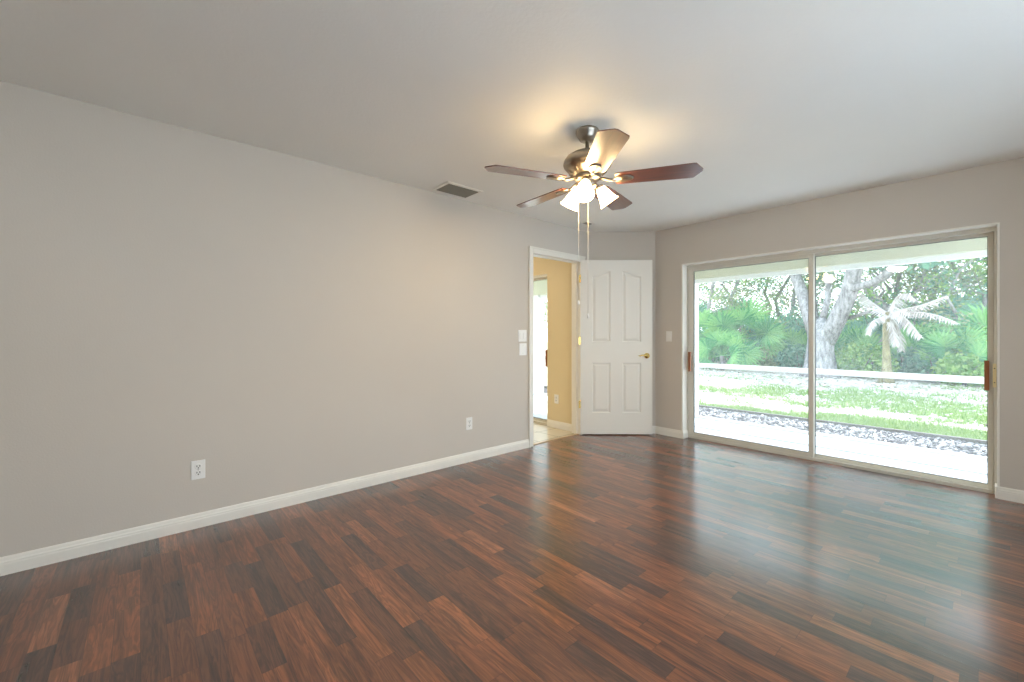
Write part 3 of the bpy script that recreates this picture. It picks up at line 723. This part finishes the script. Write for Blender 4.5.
# oak with a thick grey trunk
ob = at(820, 16.0)
oak = thing('oak_tree', 'large oak with a thick pale grey trunk and leaning limbs behind the lawn', 'tree', ob)
m = MB(); L_ = lambda px, py, Y: pz(px, py, Y) - ob
m.tube([(0, 0, -0.1), (0, 0, 0.25), L_(820, 352, 16.0), L_(821, 330, 16.0), L_(822, 318, 16.0)], [0.62, 0.44, 0.37, 0.33, 0.08], 16)
def limbpx(pts, r0, r1, sides=10):
    P = [L_(*p) for p in pts]; n = len(P); m.tube(P, [r0 + (r1 - r0) * i / (n - 1) for i in range(n)], sides)
limbpx([(825, 342, 16.0), (837, 320, 15.8), (848, 296, 15.6), (855, 268, 15.4), (866, 235, 15.3), (884, 200, 15.2)], 0.27, 0.14)
limbpx([(817, 338, 16.0), (808, 310, 16.3), (800, 287, 16.6), (790, 262, 17.0), (776, 235, 17.3)], 0.24, 0.11)
limbpx([(822, 322, 16.0), (828, 298, 16.4), (828, 268, 16.8), (834, 225, 17.2)], 0.10, 0.05)
limbpx([(848, 290, 15.6), (872, 283, 15.0), (892, 270, 14.6), (915, 245, 14.4)], 0.12, 0.05, 8)
limbpx([(850, 318, 15.9), (868, 312, 15.6), (882, 313, 15.4)], 0.06, 0.03, 6)
m.build('trunk', M['bark'], oak)
cc = [L_(x, y, Y) for x, y, Y in [(776, 232, 17.3), (822, 222, 17), (884, 200, 15.2), (846, 205, 16), (915, 243, 14.6), (800, 255, 16.6), (868, 240, 15.5), (822, 268, 16.4)]]
foliage('foliage', cc, [(1.9, 1.7, 1.1), (1.8, 1.8, 1.2), (2.0, 1.8, 1.2), (1.8, 1.8, 1.2), (1.2, 1.2, 0.7), (0.9, 0.9, 0.6), (0.8, 0.8, 0.5), (0.4, 0.5, 0.5)], 5200, 0.10, M['leaf_b'], oak)

# palm with bleached, hanging fronds
pb = at(886, 15.2)
palm = thing('dead_palm', 'small palm with bleached white drooping fronds in front of the woods', 'palm', pb)
Lp = lambda px, py, Y: pz(px, py, Y) - pb
m = MB(); m.tube([(0, 0, -0.05), Lp(887, 368, 15.2), Lp(886, 345, 15.2), Lp(887, 322, 15.2), Lp(888, 312, 15.2)], [0.20, 0.10, 0.075, 0.09, 0.05], 12)
m.build('trunk', M['bark_pale'], palm)
def frond(P, w0, n=26, hang=0.9):
    """arched rib with leaflets that hang to both sides"""
    P = [Vector(p) for p in P]; V = []; F = []
    def pos(q):
        s_ = q * (len(P) - 1); i = min(int(s_), len(P) - 2); f_ = s_ - i
        a = P[max(i - 1, 0)]; b = P[i]; c = P[i + 1]; d = P[min(i + 2, len(P) - 1)]
        return 0.5 * ((2 * b) + (c - a) * f_ + (2 * a - 5 * b + 4 * c - d) * f_ ** 2 + (3 * b - a - 3 * c + d) * f_ ** 3)
    for i in range(n):
        q = 0.06 + 0.94 * i / (n - 1); p = pos(q); t = (pos(min(q + 0.02, 1)) - pos(q - 0.02)).normalized(); sd_ = t.cross(Vector((0, 0, 1))).normalized()
        Ln = w0 * math.sin(PI * (0.12 + 0.80 * q)) ** 0.7
        for s_ in (-1, 1):
            d = (sd_ * s_ * 0.8 + t * 0.5 + Vector((0, 0, -hang * random.uniform(0.7, 1.3)))).normalized() * Ln * random.uniform(0.8, 1.1)
            wv = t * 0.024; k = len(V)
            V += [p - wv, p + wv, p + d * 0.6 + wv * 0.8 + Vector((0, 0, 0.02)), p + d, p + d * 0.6 - wv * 0.8 + Vector((0, 0, 0.02))]
            F += [(k, k + 1, k + 2, k + 4), (k + 4, k + 2, k + 3, k + 3)]
    m = MB(); m.add(V, [tuple(dict.fromkeys(f)) for f in F]); m.tube([pos(i / 12) for i in range(13)], [0.022 - 0.0014 * i for i in range(13)], 6)
    return m
c0 = Lp(888, 314, 15.2)
for pts, w0 in [([(873, 303, 15.5), (862, 294, 15.8)], 0.40), ([(896, 298, 15.2), (906, 294, 15.0), (916, 300, 14.8)], 0.35), ([(905, 309, 15.0), (925, 304, 14.7), (945, 296, 14.4)], 0.30),
                ([(908, 312, 14.9), (932, 314, 14.5), (956, 322, 14.2)], 0.33), ([(902, 316, 15.0), (912, 326, 14.8), (921, 337, 14.6)], 0.42), ([(895, 322, 15.3), (900, 336, 15.4), (902, 350, 15.5)], 0.40),
                ([(893, 306, 15.6), (898, 300, 16.2), (903, 302, 16.8)], 0.38), ([(880, 318, 15.0), (872, 322, 14.6), (868, 334, 14.4)], 0.30), ([(893, 330, 15.1), (896, 345, 15.0)], 0.35)]:
    frond([c0] + [Lp(*q) for q in pts], w0 * 0.85).build('frond', M['dead_leaf'], palm, fix=False)

# palmettos: one plant of fan leaves, copied
def fan_leaf(R, seg=22, spread=math.radians(250)):
    V = []; F = []
    m = MB(); m.tube([(0, 0, 0), (0.35 * R, 0, 0.02), (0.95 * R, 0, 0.0)], [0.016, 0.012, 0.009], 5)
    bx = 0.95 * R
    for i in range(seg):
        a = -spread / 2 + spread * i / (seg - 1); da = spread / seg * 0.46; L1 = R * (0.86 + 0.14 * math.cos(a)) * random.uniform(0.9, 1.08)
        def q(r, an, zz): return (bx + r * math.cos(an), r * math.sin(an), zz)
        k = len(V); dr = -0.20 * R
        V += [q(0.02, a, 0), q(L1 * .62, a - da, 0.02 * R), q(L1 * .62, a, 0.05 * R), q(L1 * .62, a + da, 0.02 * R), q(L1, a, dr * random.uniform(.5, 1.4))]
        F += [(k, k + 1, k + 2), (k, k + 2, k + 3), (k + 1, k + 4, k + 2), (k + 2, k + 4, k + 3)]
    m.add(V, F); return m
leafA = fan_leaf(0.62).build('frond', M['palmetto'], None, fix=False); meA = leafA.data; bpy.data.objects.remove(leafA)
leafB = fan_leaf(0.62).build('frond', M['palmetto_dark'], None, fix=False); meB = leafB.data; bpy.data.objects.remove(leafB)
def palmetto(px, Y, hh, scale, me, nl, label, group):
    b = at(px, Y); t = thing('palmetto', label, 'palmetto', b, random.uniform(-.3, .3), group)
    MB().tube([(0, 0, -0.05), (0.03, 0, hh * 0.5), (0.0, 0.02, hh)], [0.10, 0.08, 0.07], 8).build('stem', M['bark_dark'], t)
    for i in range(nl):
        o = bpy.data.objects.new('frond', me); COL.objects.link(o); o.parent = t
        ph = math.radians(-15 + 210 * (i + 0.5) / nl + random.uniform(-8, 8)); yw = random.uniform(-0.75, 0.75) + (PI if i % 4 == 3 else 0)
        d = Vector((math.cos(ph), 0, math.sin(ph))); nn = Vector((0, -1, 0)); yy_ = nn.cross(d)
        B = Matrix((d, yy_, nn)).transposed().to_4x4()
        o.matrix_local = Matrix.Translation((0, 0, hh)) @ Matrix.Rotation(yw, 4, 'Z') @ B @ Matrix.Rotation(random.uniform(-.5, .5), 4, 'X') @ Matrix.Rotation(random.uniform(-.1, .6), 4, 'Y') @ Matrix.Scale(scale * random.uniform(.8, 1.15), 4)
lblA = 'green fan-leaved palmetto at the edge of the woods beyond the lawn'
for px, Y, hh, sc in [(706, 16.8, 1.3, 1.05), (722, 16.0, 0.55, 1.1), (742, 17.0, 1.2, 1.25), (846, 17.2, 0.5, 0.95), (862, 16.8, 0.35, 0.8), (800, 17.6, 0.5, 0.9), (930, 17.2, 0.7, 1.0), (960, 16.3, 0.5, 0.9), (985, 17.0, 0.8, 1.1)]:
    palmetto(px, Y, hh, sc, meA, 15, lblA, 'green palmettos at the edge of the woods')
lblB = 'blue-green fan-leaved palmetto deeper inside the woods'
for px, Y, hh, sc in [(765, 18.5, 1.0, 1.0), (785, 18.2, 0.8, 1.05), (873, 18.6, 0.9, 1.0), (905, 18.4, 0.7, 1.0), (945, 19.0, 1.2, 1.1), (735, 19.5, 1.6, 1.1), (690, 18.5, 1.6, 1.1), (820, 19.5, 1.1, 1.0), (975, 19.5, 1.5, 1.1)]:
    palmetto(px, Y, hh, sc, meB, 13, lblB, 'blue-green palmettos in the woods')

# shrubs
def shrub(px, Y, rx, rz_, n, mat, label, group, size=0.07):
    b = at(px, Y); t = thing('shrub', label, 'shrub', b, 0, group)
    m = MB()
    for i in range(6):
        a = random.uniform(0, 2 * PI); m.tube([(0, 0, -0.05), (0.3 * rx * math.cos(a), 0.3 * rx * math.sin(a), rz_ * .7), (0.7 * rx * math.cos(a), 0.7 * rx * math.sin(a), rz_ * 1.4)], [0.03, 0.02, 0.008], 5)
    m.build('stem', M['bark_dark'], t)
    foliage('foliage', [(0, 0, rz_), (rx * .5, 0, rz_ * .7), (-rx * .5, 0.1, rz_ * .8)], [(rx, rx * .8, rz_), (rx * .7, rx * .6, rz_ * .7), (rx * .7, rx * .6, rz_ * .75)], n, size, mat, t)
for px, Y, rx, rz_, mt in [(860, 16.3, 0.75, 0.55, 'leaf_a'), (963, 15.7, 0.5, 0.42, 'leaf_a'), (800, 17.0, 0.7, 0.5, 'leaf_b'), (700, 17.8, 0.9, 0.7, 'leaf_b'), (978, 16.6, 0.8, 0.8, 'leaf_a'), (935, 16.5, 0.6, 0.45, 'leaf_b'), (760, 17.4, 0.9, 0.5, 'leaf_c'), (904, 16.9, 0.7, 0.5, 'leaf_b')]:
    shrub(px, Y, rx, rz_, 1500, M[mt], 'leafy low shrub at the foot of the woods beyond the lawn', 'low shrubs at the foot of the woods')
for i in range(22):
    px = 660 + 17 * i + random.uniform(-5, 5)
    shrub(px, random.uniform(20.5, 24), random.uniform(1.4, 2.0), random.uniform(0.8, 1.25), 2200, M[random.choice(['leaf_b', 'leaf_b', 'leaf_c', 'leaf_a'])], 'tall dense green bush deep inside the woods', 'tall bushes deep inside the woods', 0.10)

# slender woodland trees
def tree(px, Y, H, lean, r, mat, lm, label, group, n=2700, low=0.22, size=0.06):
    b = at(px, Y); t = thing('woodland_tree', label, 'tree', b, 0, group); m = MB()
    top = Vector((lean, random.uniform(-.6, .6), H)); P = limb(m, (0, 0, -0.1), top, r, r * 0.35, 0.30, 9)
    tips = []
    for i in range(20):
        q = low + (1 - low) * i / 20; a = random.uniform(0, 2 * PI); s_ = Vector((0, 0, -0.1))
        k = q * 8; s_ = P[int(k)].lerp(P[min(int(k) + 1, 8)], k - int(k))
        L = random.uniform(0.7, 1.9) * (1.15 - q * 0.4); e = s_ + Vector((math.cos(a) * L, math.sin(a) * L, random.uniform(0.2, 1.3)))
        Q = limb(m, s_, e, r * 0.26, r * 0.07, 0.7, 5, 5); tips.append(e)
        for _ in range(2):
            e2 = Q[2] + Vector((random.uniform(-.9, .9), random.uniform(-.9, .9), random.uniform(-.3, .9))); limb(m, Q[2], e2, r * .12, r * .03, .6, 4, 4); tips.append(e2)
    m.build('trunk', mat, t)
    foliage('foliage', tips, [(random.uniform(.35, .8), random.uniform(.35, .8), random.uniform(.25, .55)) for _ in tips], n, size, lm, t, 0.0)
lab = 'slender branching tree standing in the woods beyond the lawn'
spec = [(672, 18.4, .5), (688, 20, .3), (700, 19, -.8), (712, 17.6, .9), (729, 20, .3), (745, 18.2, -1.2), (758, 21, .8), (772, 18.8, 1.3), (786, 20, -.4), (798, 18.3, .6), (812, 20.5, .5), (838, 21, -.6), (862, 19, .8), (882, 17.4, .15), (893, 18.8, .4), (903, 20.5, -.6), (912, 19.5, .9), (925, 18.8, -.7), (942, 21, .5), (955, 18.5, .7), (970, 20, -.9), (984, 18.7, .4), (1000, 19.5, -.3), (535, 19, .4), (552, 20, -.4), (544, 23, .3), (565, 18, .2)]
for i, (px, Y, ln) in enumerate(spec):
    tree(px, Y, random.uniform(6.2, 8.2), ln, (.05 + .05 * random.random()) if px != 882 else .17, M['bark' if i % 2 else 'bark_dark'], M[['leaf_c', 'leaf_b', 'leaf_a', 'leaf_c'][i % 4]], lab, 'slender trees of the woods')
